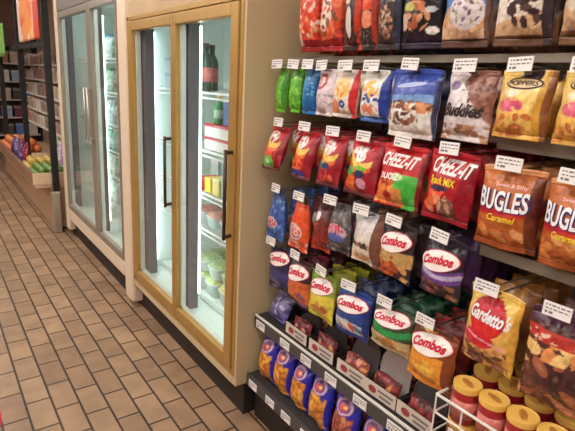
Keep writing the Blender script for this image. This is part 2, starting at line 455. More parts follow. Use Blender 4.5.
lamp(f2, 1.115, 3.915, .36, 1.9, M_TUBE2); lamp(f2, 1.085, 3.245, .36, 1.9, M_TUBE); lamp(f2, 1.13, 4.02, .36, 1.9, M_TUBE)  # strip by the mullion, then two hidden tubes added to light the cabinet
for z in (1.60, 1.36, 1.12, .92, .72, .5): wire_shelf(f2, 1.14, 1.58, 3.23, 4.76, z)

# what stands in the refrigerators
def bottle(x, y, z, r, h, col, cap, label, group, lab=None):
    t = thing('bottle', label, 'bottle', (x, y, z), group=group)
    MB().lathe([(r*.9, 0), (r, .01*h), (r, .6*h), (r*.85, .68*h), (r*.42, .8*h), (r*.4, .9*h)], 14).obj('bottle_body', mat('b_%d_%d_%d' % col, col, .2, coat=.3), t, True)
    MB().lathe([(r*.45, .9*h), (r*.45, h)], 12).obj('cap', mat('cap_%d_%d_%d' % cap, cap, .4), t)
    MB().lathe([(r*1.015, .2*h), (r*1.015, .5*h)], 14).obj('paper_label', mat('pl_%d_%d_%d' % (lab or mix(col, (235, 230, 225), .6)), lab or mix(col, (235, 230, 225), .6), .5), t, True)
    return t
def carton(x0, x1, y0, y1, z0, z1, col, top, label, group=None, name='carton', cat='carton'):
    t = thing(name, label, cat, ((x0+x1)/2, (y0+y1)/2, z0), group=group)
    dx, dy, hh = (x1-x0)/2, (y1-y0)/2, z1-z0
    MB().box(-dx, dx, -dy, dy, 0, hh*.8, .002).obj('box_body', mat('c_%d_%d_%d' % col, col, .4), t)
    MB().box(-dx-.001, dx+.001, -dy-.001, dy+.001, hh*.8, hh, .002).obj('box_lid', mat('c_%d_%d_%d' % top, top, .4), t)
    return t
def tubpack(x, y, z, a, b, h, col, film, label, group):
    t = thing('food_tray', label, 'food tray', (x, y, z), (0, 0, random.uniform(-.15, .15)), group)
    mb = MB(); bm = mb.bm
    rings = []
    for s, zz in ((.85, 0), (1, h*.75), (1.06, h*.78), (1.0, h*.8), (.8, h), (.3, h*1.06)):
        rings.append([bm.verts.new((a*s*(abs(math.cos(q))**.5)*(1 if math.cos(q) > 0 else -1), b*s*(abs(math.sin(q))**.5)*(1 if math.sin(q) > 0 else -1), zz)) for q in [2*PI*(k+.5)/20 for k in range(20)]])
    for r0, r1 in zip(rings[:4], rings[1:4]):
        for k in range(20): bm.faces.new((r0[k], r0[(k+1) % 20], r1[(k+1) % 20], r1[k]))
    bm.faces.new(rings[0][::-1])
    m2 = MB(); b2 = m2.bm
    rr = [[b2.verts.new(v.co) for v in r] for r in rings[3:]]
    for r0, r1 in zip(rr, rr[1:]):
        for k in range(20): b2.faces.new((r0[k], r0[(k+1) % 20], r1[(k+1) % 20], r1[k]))
    b2.faces.new(rr[-1])
    for v in list(bm.verts):
        if not v.link_faces: bm.verts.remove(v)
    mb.obj('tray_body', mat('t_%d_%d_%d' % col, col, .3), t, True)
    m2.obj('food_fill', mat('tf_%d_%d_%d' % film, film, .35, var=.3, scale=60, bump=.8), t, True)
    return t
g1 = 'sauce bottles on the top shelf of the gold-framed refrigerator'
for k, (x, y) in enumerate(((1.19, 2.50), (1.20, 2.41), (1.28, 2.50))):
    bottle(x, y, 1.437, .034, .235, (64, 78, 66), (70, 60, 56), ['dark green bottle at the far front of the refrigerator top shelf', 'dark green bottle at the near front of the refrigerator top shelf', 'dark green bottle at the back of the refrigerator top shelf'][k], g1, (206, 120, 116))
for k in range(2):
    carton(1.17, 1.42, 2.02, 2.36, 1.147+k*.066, 1.147+k*.066+.064, (236, 226, 224), (204, 60, 76), ['lower white carton with a red lid inside the gold-framed refrigerator', 'upper white carton with a red lid inside the gold-framed refrigerator'][k], 'white and red cartons in the refrigerator')
bottle(1.22, 2.29, 1.28, .03, .14, (70, 150, 90), (214, 176, 70), 'green bottle with a yellow cap on top of the white cartons', 'bottles on the cartons')
carton(1.20, 1.30, 2.13, 2.22, 1.28, 1.39, (52, 76, 150), (70, 96, 170), 'small blue carton on top of the white and red cartons')
for k, (y, c, tp, nm) in enumerate(((2.39, (200, 50, 60), (220, 70, 70), 'red'), (2.31, (232, 200, 70), (236, 190, 90), 'yellow'), (2.22, (226, 196, 90), (240, 226, 150), 'pale yellow'))):
    carton(1.165, 1.27, y-.034, y+.034, .922, .99+.01*k, c, tp, '%s packet on the third shelf of the gold-framed refrigerator' % nm, name='packet', cat='packet')
carton(1.17, 1.3, 2.02, 2.10, .922, 1.12, (238, 232, 228), (220, 160, 150), 'tall white packet with a pink top beside the yellow packets', name='packet', cat='packet')
carton(1.17, 1.3, 2.12, 2.17, .922, 1.03, (150, 180, 180), (180, 200, 205), 'short grey-blue packet between the yellow and white packets', name='packet', cat='packet')
TN = ['farthest', 'second farthest', 'second nearest', 'nearest']
for i, (z, col, film, nm) in enumerate(((.727, (200, 214, 212), (206, 150, 140), 'pink-topped'), (.331, (224, 232, 226), (196, 206, 140), 'green salad'))):
    for k in range(4):
        tubpack(1.245, 2.46-.155*k, z, .07, .066, .075 if i == 0 else .10, col, film if (i, k) != (1, 2) else (226, 208, 130), '%s %s food tray on the %s of the gold-framed refrigerator' % (TN[k], nm, ['fourth shelf', 'bottom deck'][i]), nm + ' trays in the refrigerator')
for k in range(5):
    tubpack(1.42, 2.62-.155*k, .727, .07, .066, .09, (190, 206, 204), [(150, 170, 150), (196, 160, 140), (120, 140, 130), (214, 206, 190), (170, 130, 120)][k], 'back-row food tray on the fourth shelf, number %d counting from the deep end' % (k+1), 'back-row trays on the fourth shelf')
    tubpack(1.42, 2.62-.155*k, .331, .07, .066, .13, (196, 210, 204), [(140, 160, 110), (90, 120, 90), (190, 186, 130), (120, 150, 120), (206, 196, 150)][k], 'back-row salad tray on the bottom deck, number %d counting from the deep end' % (k+1), 'back-row salad trays')
    carton(1.36, 1.46, 2.56-.13*k, 2.66-.13*k, .922, 1.04+.02*(k % 3), [(206, 214, 214), (150, 180, 190), (226, 220, 210), (180, 196, 170), (210, 180, 170)][k], [(236, 238, 236), (200, 214, 220), (220, 150, 140), (214, 220, 190), (236, 226, 220)][k], 'back-row packet on the third shelf, number %d counting from the deep end' % (k+1), 'back-row packets on the third shelf', name='packet', cat='packet')
for k in range(3):
    tubpack(1.245, 2.44-.16*k, .442, .066, .064, .08, (214, 224, 220), (170, 190, 140), '%s leafy tray stacked on the green salad trays' % ['farthest', 'middle', 'nearest'][k], 'leafy trays in the refrigerator')
for k in range(4):
    carton(1.26, 1.36, 1.80+.27*k, 1.98+.27*k, 1.437, 1.50, (200, 208, 214), (214, 220, 224), 'flat pale box on the refrigerator top shelf, %s along the row' % ['nearest', 'second', 'third', 'farthest'][k], 'flat pale boxes') if k in (0,) else None
for k in range(2):
    carton(1.14+.0, 1.24, 2.72, 2.82, 1.437+k*.085, 1.437+k*.085+.08, (190, 214, 232), (150, 190, 224), '%s pale blue box by the far wall of the gold-framed refrigerator' % ['lower', 'upper'][k], 'pale blue boxes in the refrigerator')
cols = [((232, 240, 240), (120, 160, 200)), ((180, 210, 190), (90, 150, 110)), ((214, 226, 230), (230, 236, 238)), ((150, 190, 170), (210, 220, 200)), ((200, 206, 190), (110, 140, 150)), ((226, 234, 232), (150, 180, 190))]
zn = ['top', 'second', 'third', 'fourth', 'fifth', 'bottom']
for i, z in enumerate((1.60, 1.36, 1.12, .92, .72, .5)):
    for k in range(11):
        c, cp = cols[(i+k) % 6] if k % 3 == 0 else cols[i]
        bottle(1.19, 3.58+.085*k, z+.007, .034, .17, c, cp, 'pale bottle in the front row on the %s shelf of the far refrigerator' % zn[i], 'bottles on the %s shelf of the far refrigerator' % zn[i])

# ------------------------------------------------------------------ far produce display
M_LAM = mat('beige_laminate', (184, 150, 118), .5, var=.05)
dp = thing('produce_display', 'beige produce stand with black uprights and shelves beyond the refrigerators', 'produce display')
MB().box(.90, 1.7, 5.02, 8.4, .02, .43, .01).obj('base_cabinet', M_LAM, dp)
MB().box(.885, .96, 4.93, 5.015, 0, .40, .01).obj('corner_guard', M_STEEL, dp)
M_LEDGE = mat('pale_ledge', (222, 190, 160), .5)
MB().box(.765, 1.2, 5.02, 8.3, .43, .48).obj('bin_floor', M_LEDGE, dp)
MB().box(.745, 1.2, 5.0, 5.02, .465, .57).obj('bin_end', M_LEDGE, dp)
MB().box(.745, .765, 5.02, 8.3, .465, .56).obj('bin_front', mat('brown_ledge', (140, 104, 84), .5), dp)
for y in (4.985, 6.45, 8.2): MB().box(.905, .96, y-.03, y+.014, (.40 if y < 5 else .48), 2.3).obj('upright', mat('black_upright', (26, 23, 26), .5), dp)
MB().box(.91, .95, 5.0, 8.3, 1.70, 1.75).obj('rail', M_BLACK, dp)
for z in (.78, .98, 1.18, 1.38, 1.56): MB().box(1.22, 1.68, 5.05, 8.4, z-.02, z).obj('shelf', mat('pale_shelf', (206, 196, 186), .5), dp)
MB().box(1.68, 1.7, 5.05, 8.4, .48, 2.2).obj('back_panel', mat('brown_back', (126, 104, 96), .6), dp)
MB().box(1.2, 1.68, 5.03, 5.05, .46, 1.75).obj('end_panel', MATS['brown_back'], dp)
pal = [(120, 80, 70), (206, 190, 176), (160, 110, 96), (90, 84, 80), (190, 160, 130), (150, 70, 70), (214, 206, 200), (120, 110, 90)]
sn = ['lowest', 'second', 'middle', 'fourth', 'top']
for i, z in enumerate((.78, .98, 1.18, 1.38, 1.56)):
    for k in range(16):
        c = pal[(k*3+i*5) % 8]; y = 5.14+.2*k; hh = .10+.05*h01(k, i, 2.2)
        c = mix(c, (196, 180, 170), .45); carton(1.24, 1.38, y-.075, y+.075, z+.001, z+hh, c, mix(c, (235, 225, 215), .4), 'small carton in the row on the %s shelf of the produce stand' % sn[i], 'cartons on the %s shelf of the produce stand' % sn[i])
fs = thing('wall_shelving', 'shelving full of small cartons against the far wall', 'shelving')
MB().box(.3, 1.78, 10.9, 10.95, 0, 2.2).obj('back_panel', MATS['brown_back'], fs)
for x in (.3, 1.04, 1.78): MB().box(x-.02, x+.02, 10.5, 10.9, 0, 2.2).obj('upright', M_BLACK, fs)
for i, z in enumerate((.3, .62, .94, 1.26, 1.58)):
    for a, c_ in ((.32, 1.02), (1.06, 1.76)): MB().box(a, c_, 10.5, 10.9, z-.02, z).obj('shelf', MATS['pale_shelf'], fs)
    for k in range(7):
        c = [(150, 170, 200), (90, 120, 180), (190, 170, 150), (120, 70, 70), (206, 200, 190), (80, 76, 80), (170, 120, 90)][(k*3+i*2) % 7]
        x = .44+.2*k
        if abs(x-1.04) < .11: continue
        carton(x-.08, x+.08, 10.54, 10.7, z+.001, z+.2, c, mix(c, (235, 225, 215), .3), 'carton on the %s shelf against the far wall' % sn[i], 'cartons on the %s shelf against the far wall' % sn[i])
def fruit(x, y, z, r, col, name, label, group):
    t = thing(name, label, name, (x, y, z), group=group)
    MB().lathe([(r*math.sin(a)*(1+.02*math.sin(3*a)), -r*.94*math.cos(a)) for a in [PI*q/10 for q in range(11)]], 14).obj('flesh', mat('f_%d_%d_%d' % col, col, .4, var=.15, bump=.3), t, True)
    MB().tube([(0, 0, r*.9), (.003, 0, r*1.12)], .004, 5).obj('stem', mat('stem', (90, 80, 40), .7), t)
def heap(y0, nx, ny, col, nm, r, x0=.70, where=''):
    for k in range(ny):
        for j in range(nx):
            fruit(x0+2.02*r*j, y0+2.02*r*k, .481+r, r, col, nm, '%s in the bottom layer of the %s' % (nm, where), '%ss, bottom layer' % nm)
    for k in range(ny-1):
        for j in range(nx-1):
            fruit(x0+2.02*r*(j+.5), y0+2.02*r*(k+.5), .481+r*2.45, r, col, nm, '%s in the top layer of the %s' % (nm, where), '%ss, top layer' % nm)
heap(5.09, 4, 6, (106, 136, 66), 'lime', .038, .815, 'lime heap at the near end')
heap(5.60, 4, 4, (196, 166, 84), 'lemon', .04, .815, 'lemon heap on the produce stand')
heap(6.95, 4, 8, (206, 116, 64), 'orange', .048, .83, 'orange heap at the far end')
for k in range(6):
    c = [(150, 40, 66), (96, 74, 130), (150, 40, 60), (110, 90, 150), (170, 150, 180), (88, 60, 110)][k]
    l = [('fill', c), ('chips', .1, .9, 5, [mix(c, (255, 255, 255), .4), mix(c, (20, 10, 20), .4)], k, .35)]
    bag(['wine red', 'purple', 'dark red', 'violet', 'pale lilac', 'deep purple'][k]+' bag of produce standing between the lemons and oranges', 'produce bag', 6.05+.14*k, .732-.02*(k % 2), .12, .22, l, .87-.02*(k % 2), .845-.02*(k % 2), .03, 0, hook=False, name='produce_bag', cat='produce bag')
for k in range(5):
    l = [('fill', [(216, 206, 220), (200, 190, 206), (160, 130, 180), (206, 190, 216), (150, 170, 120)][k]), ('chips', .1, .9, 5, [(236, 232, 238), (150, 120, 170)], k, .35)]
    bag(['white', 'pale mauve', 'lilac', 'pale pink', 'sage green'][k]+' wrapped bunch standing behind the limes and lemons', 'wrapped bunch', 5.18+.155*k, .81-.02*(k % 2), .12, .30, l, 1.135, 1.125, .03, 0, hook=False, name='wrapped_bunch', cat='wrapped bunch')
def poster(name, label, y0, y1, z0, z1, x, layers, fold=None):
    n = 20; bm = bmesh.new(); cl = bm.verts.layers.float_color.new('Print'); V = {}
    for s in (0, 1):
        for i in range(n+1):
            for j in range(n+1):
                u, v = i/n-.5, j/n
                q = bm.verts.new((x+s*.006, y1-(y1-y0)*(u+.5), z0+(z1-z0)*v)); q[cl] = lin(paint(layers, u, v, (z1-z0)/(y1-y0))); V[s, i, j] = q
    for s in (0, 1):
        for i in range(n):
            for j in range(n): bm.faces.new((V[s, i, j], V[s, i+1, j], V[s, i+1, j+1], V[s, i, j+1]))
    for i in range(n):
        for j in (0, n): bm.faces.new((V[0, i, j], V[0, i+1, j], V[1, i+1, j], V[1, i, j])); bm.faces.new((V[0, j, i], V[0, j, i+1], V[1, j, i+1], V[1, j, i]))
    bmesh.ops.recalc_face_normals(bm, faces=bm.faces)
    return tag(link(name, to_mesh(bm, name, printed('printed_board', .5, .05))), label, name.replace('_', ' '))
poster('poster', 'orange and white poster hanging above the produce stand', 5.03, 6.15, 1.76, 2.3, .89, [('fill', (238, 214, 206)), ('chipe', .05, .45, .42, .6, 4, [(238, 150, 80), (226, 110, 70), (244, 190, 130)], 3, .62), ('rect', .3, .5, 0, .6, (206, 70, 60))])
poster('sign', 'plain green hanging sign past the orange poster', 7.0, 8.3, 1.62, 2.0, .85, [('fill', (126, 180, 84)), ('band', 0, .12, (90, 120, 60))])
poster('banner', 'dark red banner between the green sign and the orange poster', 6.2, 6.9, 1.78, 2.3, 1.0, [('fill', (150, 70, 74)), ('rect', -.5, .1, 0, 1, (170, 130, 110))])

# ------------------------------------------------------------------ snack rack
gd = thing('gondola_shelving', 'tall grey snack rack with pegged back panel and two charcoal shelves', 'snack rack')
MB().box(1.52, 1.56, -.2, 1.672, .1, 2.2).obj('back_panel', M_PEG, gd)
MB().box(1.10, 1.56, -.2, 1.672, 0, .15).obj('base', M_DARK, gd)
for y in (1.65, .72, -.18): MB().box(1.495, 1.52, y-.015, y+.015, .15, 2.2).obj('upright', M_BAR, gd)
for z in (1.86, 1.59, 1.36, 1.11, .865, 1.02):
    if z == 1.02: MB().box(1.47, 1.495, -.18, .70, z-.02, z+.025).obj('hook_bar', M_BAR, gd)
    else: MB().box(1.47, 1.495, -.18 if z > 1.2 else .72, 1.66, z-.02, z+.02).obj('hook_bar', M_BAR, gd)
for z0, z1, ya, yb in ((1.576, 1.597, -.18, 1.64), (1.368, 1.408, -.18, .713), (1.085, 1.115, -.18, .713)):
    r_ = MB().box(1.165, 1.172, ya, yb, z0, z1, .001)
    for y in (yb-.01, ya+.01): r_.box(1.172, 1.495, y-.004, y+.004, z0+.008, z1-.008)
    r_.obj('price_rail', M_BAR, gd)
def label_mesh(w, h):
    return MB().box(-.0015, 0.0015, -w/2, w/2, -h/2, h/2).mesh('price_label', M_TAG)
def print_mesh(w, h, seed):
    mb = MB()
    for r, (zz, tt) in enumerate(((.28, .10), (.02, .08), (-.24, .16))):
        y = .40*w
        k = 0
        while y > -.42*w:
            l = (.05+.16*h01(k, r, seed))*w
            mb.box(-.0022, -.0015, max(y-l, -.44*w), y, h*(zz-tt/2), h*(zz+tt/2)); y -= l+.05*w; k += 1
            if r == 2 and k > 1: break
    return mb.mesh('print', M_INK)
TL, TP = label_mesh(.063, .032), [print_mesh(.063, .032, s) for s in (1.0, 2.0, 3.0)]
SL, SP = label_mesh(.062, .034), [print_mesh(.062, .034, s) for s in (4.0, 5.0, 6.0)]
def shelf(z, xf, y0, y1, lab_y, th=.03):
    s = MB().box(xf, 1.50, y0, y1, z-th, z).obj('shelf', M_SHELF, gd)
    MB().box(xf-.008, xf-.001, y0, y1, z-.052, z-.003).obj('price_strip', M_STRIP, s)
    MB().box(xf-.006, xf, y0, y1, z-.002, z+.006).obj('shelf_lip', M_WIRE if z > .4 else M_STRIP, s)
    for i, y in enumerate(lab_y):
        for me, nm in ((SL, 'price_label'), (SP[i % 3], 'print')):
            o = link(nm, me, s); o.location = (xf-.0105, y, z-.028)
shelf(.515, 1.085, -.18, 1.668, (1.615, 1.435, 1.295, 1.15, 1.0, .845, .70, .54))
shelf(.235, 1.055, -.18, 1.668, (1.61, 1.475, 1.36, 1.23, 1.09, .95))
EXPO = 0.0
# ------------------------------------------------------------------ the bags, row by row
W = (240, 236, 232)
ORG, DOR, BRN, DBR, YEL, RED, DRD = (226, 128, 60), (190, 90, 44), (130, 82, 56), (72, 46, 40), (236, 196, 90), (200, 34, 44), (130, 20, 34)
# --- top row
bag('orange-red snack bag at the left end of the top row', 'leftmost top-row bag', 1.475, 1.845, 0.1070, .235,
    [('fill', (226, 78, 46)), ('chips', .2, .95, 5, [(236, 150, 110), (240, 200, 180), (200, 50, 40)], 1, .42), ('band', 0, .17, (150, 22, 32)), ('rect', -.5, -.2, .08, .22, (226, 190, 180))], 1.13, 1.14)
bag('orange-red snack bag with a white centre, second from the left in the top row', 'second top-row bag', 1.352, 1.845, 0.1190, .235,
    [('fill', (222, 84, 50)), ('ell', -.08, .5, .32, .24, (238, 214, 200)), ('chips', .16, .75, 5, [(200, 60, 50), (120, 70, 50), (230, 120, 80)], 4, .4), ('band', 0, .16, (158, 24, 36), .05)], 1.13, 1.135)
t, g = bag('dark snack bag with white vertical lettering between the orange-red top-row bags', 'dark lettered top-row bag', 1.243, 1.845, 0.0837, .235,
    [('fill', (66, 42, 44)), ('side', .24, (200, 62, 40)), ('chips', .05, .3, 5, [(120, 60, 50), (90, 40, 44)], 6, .4), ('ell', -.2, .75, .3, .16, (220, 190, 170))], 1.13, 1.14)
disc(t, g, -.05, .36, .16, .2, (214, 206, 202), 'logo_panel')
bag('narrow snack bag with a red-orange top and dark bottom in the top row', 'red-topped narrow bag', 1.172, 1.845, 0.0725, .235,
    [('fill', (44, 36, 40)), ('band', .5, 1.1, (224, 84, 44)), ('ell', .05, .38, .33, .11, (226, 140, 110)), ('chips', .02, .25, 6, [(110, 100, 104), (70, 60, 64)], 2, .4), ('side', .3, (176, 60, 44))], 1.13, 1.14)
bag('brown snack bag with a tan picture left of the big black top-row bag', 'brown top-row bag', 1.09, 1.845, 0.1042, .235,
    [('fill', (64, 54, 54)), ('band', .55, 1.1, (150, 120, 92)), ('chipe', 0, .32, .32, .2, 7, [(206, 170, 150), (180, 130, 104), (120, 90, 80)], 8, .5), ('side', .36, (40, 44, 66)), ('ell', .0, .62, .42, .07, (52, 60, 78))], 1.13, 1.14)
bag('big black snack bag with orange nuggets pictured in the top row', 'big black bag', .968, 1.845, 0.1451, .235,
    [('fill', (28, 28, 32)), ('band', .7, 1.1, (214, 160, 110)), ('chipe', -.06, .36, .34, .17, 6, [(206, 130, 88), (226, 160, 120), (180, 100, 70)], 5, .52), ('band', 0, .15, (42, 28, 52)), ('ell', .3, .2, .13, .045, W), ('ell', .28, .42, .12, .03, (200, 204, 210)), ('ell', -.26, .46, .16, .05, (190, 190, 110)), ('ell', -.38, .3, .1, .1, (214, 190, 180))], 1.13, 1.14, T=.028)
t, g = bag('blue-topped tan snack bag with a white oval in the top row', 'blue-topped tan bag', .83, 1.845, 0.1395, .235,
    [('fill', (222, 182, 146)), ('band', .46, 1.1, (84, 140, 214), 0, -.12), ('chips', .08, .36, 6, [(232, 194, 160), (210, 150, 110)], 3, .4), ('ell', .08, .36, .36, .18, (232, 222, 226)), ('chipe', .08, .36, .3, .14, 7, [(150, 120, 150), (170, 176, 140), (110, 90, 96)], 2, .3), ('side', .43, (110, 80, 70)), ('band', 0, .09, (92, 62, 50))], 1.13, 1.14, T=.028)
bag('cream snack bag with dark chocolate pretzels pictured in the top row', 'chocolate pretzel bag', .678, 1.845, 0.1395, .235,
    [('fill', (222, 184, 146)), ('band', .27, 1.1, (236, 226, 212), .12), ('chipe', .1, .38, .36, .22, 6.2, [(74, 50, 56), (52, 36, 44), (96, 66, 64)], 7, .5), ('rect', -.5, -.33, .45, 1, (220, 70, 110)), ('band', 0, .11, (110, 76, 56)), ('side', .36, (58, 44, 54))], 1.13, 1.14, T=.028)
bag('tan snack bag at the right end of the top row', 'rightmost top-row bag', .525, 1.845, 0.1302, .235,
    [('fill', (214, 174, 138)), ('chips', .1, .6, 4, [(236, 220, 200), (180, 140, 110)], 9, .4), ('band', 0, .12, (120, 84, 60))], 1.13, 1.14)
# --- second row
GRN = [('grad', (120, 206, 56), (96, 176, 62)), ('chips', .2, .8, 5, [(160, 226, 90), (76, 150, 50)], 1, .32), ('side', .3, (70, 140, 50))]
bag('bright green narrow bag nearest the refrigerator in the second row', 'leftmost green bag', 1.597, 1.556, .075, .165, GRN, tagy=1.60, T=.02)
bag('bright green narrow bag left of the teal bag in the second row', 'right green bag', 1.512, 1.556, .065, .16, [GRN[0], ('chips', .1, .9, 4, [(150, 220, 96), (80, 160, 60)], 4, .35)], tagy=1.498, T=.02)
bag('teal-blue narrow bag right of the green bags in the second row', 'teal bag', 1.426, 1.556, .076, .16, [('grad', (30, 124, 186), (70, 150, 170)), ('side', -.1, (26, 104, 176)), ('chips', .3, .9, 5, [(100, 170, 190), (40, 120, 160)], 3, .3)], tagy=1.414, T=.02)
t, g = bag('pinkish white bag with a red ring logo in the second row', 'ring logo bag', 1.338, 1.553, .094, .155,
    [('fill', (232, 216, 222)), ('ring', -.08, .72, .36, .17, (176, 50, 70), .62), ('ell', -.08, .72, .2, .09, (214, 170, 160)), ('chips', .05, .45, 5, [(206, 190, 190), (170, 160, 166)], 3, .35)], tagy=1.338)
bag('white cookie bag with a red right side in the second row', 'red-sided white bag', 1.238, 1.553, .124, .152,
    [('fill', (240, 232, 226)), ('ell', 0, .6, .34, .26, (240, 214, 170)), ('chipe', .02, .6, .27, .2, 6, [(232, 160, 60), (240, 180, 90)], 2, .5), ('ring', .08, .27, .12, .08, (44, 70, 160), .35), ('ell', -.25, .22, .2, .16, (226, 150, 110)), ('side', .3, (204, 40, 44), .06)], tagy=1.221)
bag('white cookie bag with blue swirls and a blue right side in the second row', 'blue-sided white bag', 1.106, 1.553, .126, .155,
    [('fill', (238, 236, 232)), ('chipe', 0, .62, .28, .17, 5.5, [(240, 176, 60), (236, 160, 80)], 8, .55), ('chipe', -.04, .4, .36, .14, 7, [(40, 60, 140), (60, 80, 160)], 3, .42), ('chipe', 0, .24, .3, .1, 5, [(240, 150, 110)], 4, .6), ('band', 0, .1, (70, 110, 180)), ('side', .31, (34, 60, 150), .03)])
t, g = bag('large blue and white bag with brown clusters pictured in the second row', 'blue cluster bag', .955, 1.558, .182, .19,
    [('fill', (236, 232, 228)), ('band', .52, 1.1, (62, 84, 176), .02), ('band', .5, .62, (120, 160, 214), .02), ('chipe', .03, .46, .5, .08, 8, [(140, 84, 60), (110, 64, 50), (180, 120, 84)], 3, .5), ('chipe', -.08, .27, .34, .1, 8.5, [(120, 76, 60), (90, 56, 48), (160, 110, 84)], 6, .5), ('chipe', .22, .44, .25, .08, 6, [(214, 140, 90)], 2, .5), ('side', .44, (52, 58, 96))], T=.028,
    backlayers=[('fill', (104, 100, 106)), ('band', .6, 1.1, (40, 44, 70))], tagy=.958)
disc(t, g, .0, .76, .3, .035, (176, 190, 232), 'white_script', tilt=.03)
t, g = bag('white and brown bag lettered Buddies in the second row', 'white lettered bag', .777, 1.555, .15, .175,
    [('fill', (222, 212, 216)), ('diag', .72, -.9, (150, 104, 90)), ('chips', .38, 1, 11, [(120, 66, 60), (172, 124, 112), (104, 56, 52)], 2, .36), ('diag', 9, 0, W), ('rect', -.5, -.1, .42, 1, (222, 212, 216)), ('rect', -.12, .05, .42, .72, (222, 212, 216)), ('chips', 0, .24, 5, [(150, 104, 80), (190, 140, 110)], 5, .42), ('rect', -.34, .1, .0, .1, (226, 216, 212)), ('ell', -.3, .78, .14, .07, (130, 110, 150))], tagy=.784)
lettering(t, g, 'Buddies', -.42, .44, .34, .53, (44, 34, 34), bold=.03, shear=.5)
def popbag(label, short, y, w, tagy, seed):
    t, g = bag(label, short, y, 1.558, w, .156,
        [('grad', (240, 190, 100), (244, 214, 130)), ('chips', .02, .36, 6.5, [(226, 140, 60), (206, 110, 60), (244, 190, 90)], seed, .46), ('chipe', -.12, .48, .27, .1, 9, [(226, 90, 130), (232, 110, 140)], 2, .62), ('ell', -.16, .66, .18, .06, (246, 226, 190)), ('side', .3, (214, 160, 60), .05), ('side', .42, (140, 84, 50)), ('rect', -.14, .3, .87, 1, (60, 44, 50))], T=.028, tagy=tagy)
    disc(t, g, .02, .8, .36, .09, (58, 36, 34), 'logo_rim'); disc(t, g, .02, .8, .325, .068, (226, 196, 150), 'logo', .0028)
    lettering(t, g, 'POPPERS', -.26, .30, .768, .836, (50, 40, 30), off=.0042)
popbag('yellow bag with a dark-rimmed logo left of its twin in the second row', 'left yellow logo bag', .634, .138, .641, 3)
popbag('yellow bag with a dark-rimmed logo at the right frame edge in the second row', 'right yellow logo bag', .49, .136, .50, 5)
# --- third row: small red bags, cracker bags, corn snack bags
def redbag(label, short, y, w, tagy, lo, seed, xb, h=.178):
    bag(label, short, y, 1.345, w, h,
        [('grad', (150, 24, 40), (196, 34, 46)), ('chipe', -.12, .73, .3, .15, 8, [W, (226, 210, 210)], seed, .55), ('band', .46, .58, YEL, -.08, .2), ('band', .38, .46, (226, 110, 50), -.05, .2)] + lo + [('side', .3, (150, 18, 38), .06), ('band', 0, .06, (90, 24, 34))], xb=xb, tagy=tagy)
redbag('small red bag with a green bottom, first in the third row beside the refrigerator', 'first small red bag', 1.582, .118, 1.573, [('chipe', -.1, .34, .4, .1, 5, [(230, 90, 70)], 2, .6), ('ell', -.1, .17, .34, .12, (110, 190, 80)), ('ell', -.1, .17, .12, .06, (190, 230, 170))], 1, 1.065, .172)
redbag('small red bag with a blue patch at its bottom, second in the third row', 'second small red bag', 1.41, .125, 1.41, [('chipe', -.08, .28, .38, .12, 5, [(236, 110, 50), (226, 80, 60)], 3, .6), ('band', .04, .17, (62, 60, 160), -.03)], 2, 1.075)
redbag('small red bag with teal and orange patches, third in the third row', 'third small red bag', 1.26, .12, 1.257, [('ell', -.3, .4, .14, .08, (50, 150, 110)), ('ell', -.02, .37, .18, .07, (50, 60, 110)), ('chipe', -.05, .2, .36, .12, 5, [(214, 70, 70), (230, 120, 100)], 3, .5)], 3, 1.085)
redbag('red bag with a green ball, yellow arc and orange patches, fourth in the third row', 'fourth small red bag', 1.11, .145, 1.111, [('ell', -.3, .41, .15, .09, (80, 176, 80)), ('ell', .06, .38, .17, .07, (40, 50, 90)), ('ell', .06, .48, .2, .04, (130, 190, 60)), ('chipe', -.2, .2, .26, .14, 4, [(232, 104, 50), (236, 130, 70)], 1, .6), ('ell', .12, .22, .16, .09, (210, 150, 170))], 5, 1.09)
t, g = bag('red cracker bag with a green lower right side in the third row', 'green-cornered cracker bag', .953, 1.348, .162, .182,
    [('grad', (170, 22, 34), (204, 36, 42)), ('chips', .03, .4, 4.6, [(232, 130, 60), (240, 160, 90), (210, 100, 50)], 6, .5), ('band', .42, .56, (206, 26, 46)), ('rect', -.04, .44, .3, .52, (90, 190, 80)), ('ell', .0, .48, .14, .06, (190, 226, 150)), ('rect', .1, .44, .0, .42, (70, 176, 66)), ('rect', -.08, .16, .03, .3, (226, 150, 80)), ('side', .43, (120, 18, 30))], xb=1.09, T=.028)
lettering(t, g, 'CHEEZ-IT', -.46, .36, .63, .85, (244, 236, 236), bold=.03, slope=-.02, shear=.4)
lettering(t, g, 'DUOZ', -.44, .06, .42, .53, (246, 240, 240), 'subtitle', bold=.03)
t, g = bag('red cracker bag with a yellow subtitle left of the corn snack bags', 'yellow-subtitled cracker bag', .792, 1.35, .16, .188,
    [('grad', (150, 16, 32), (196, 28, 40)), ('chipe', -.2, .32, .3, .22, 4.5, [(226, 110, 60), (236, 90, 70), (240, 150, 110)], 4, .55), ('ell', .08, .2, .2, .16, (130, 90, 80)), ('chipe', .08, .2, .18, .14, 6, [(210, 160, 130), (90, 60, 60)], 2, .45), ('ell', -.12, .47, .22, .04, (56, 40, 70)), ('side', .22, (146, 14, 34), .12)], xb=1.105, T=.028, tagy=.796)
lettering(t, g, 'CHEEZ-IT', -.38, .45, .67, .90, (244, 236, 236), bold=.03, slope=-.03, shear=.4)
lettering(t, g, 'Snack MIX', -.36, .22, .52, .63, (244, 214, 60), 'subtitle', bold=.03, slope=-.02)
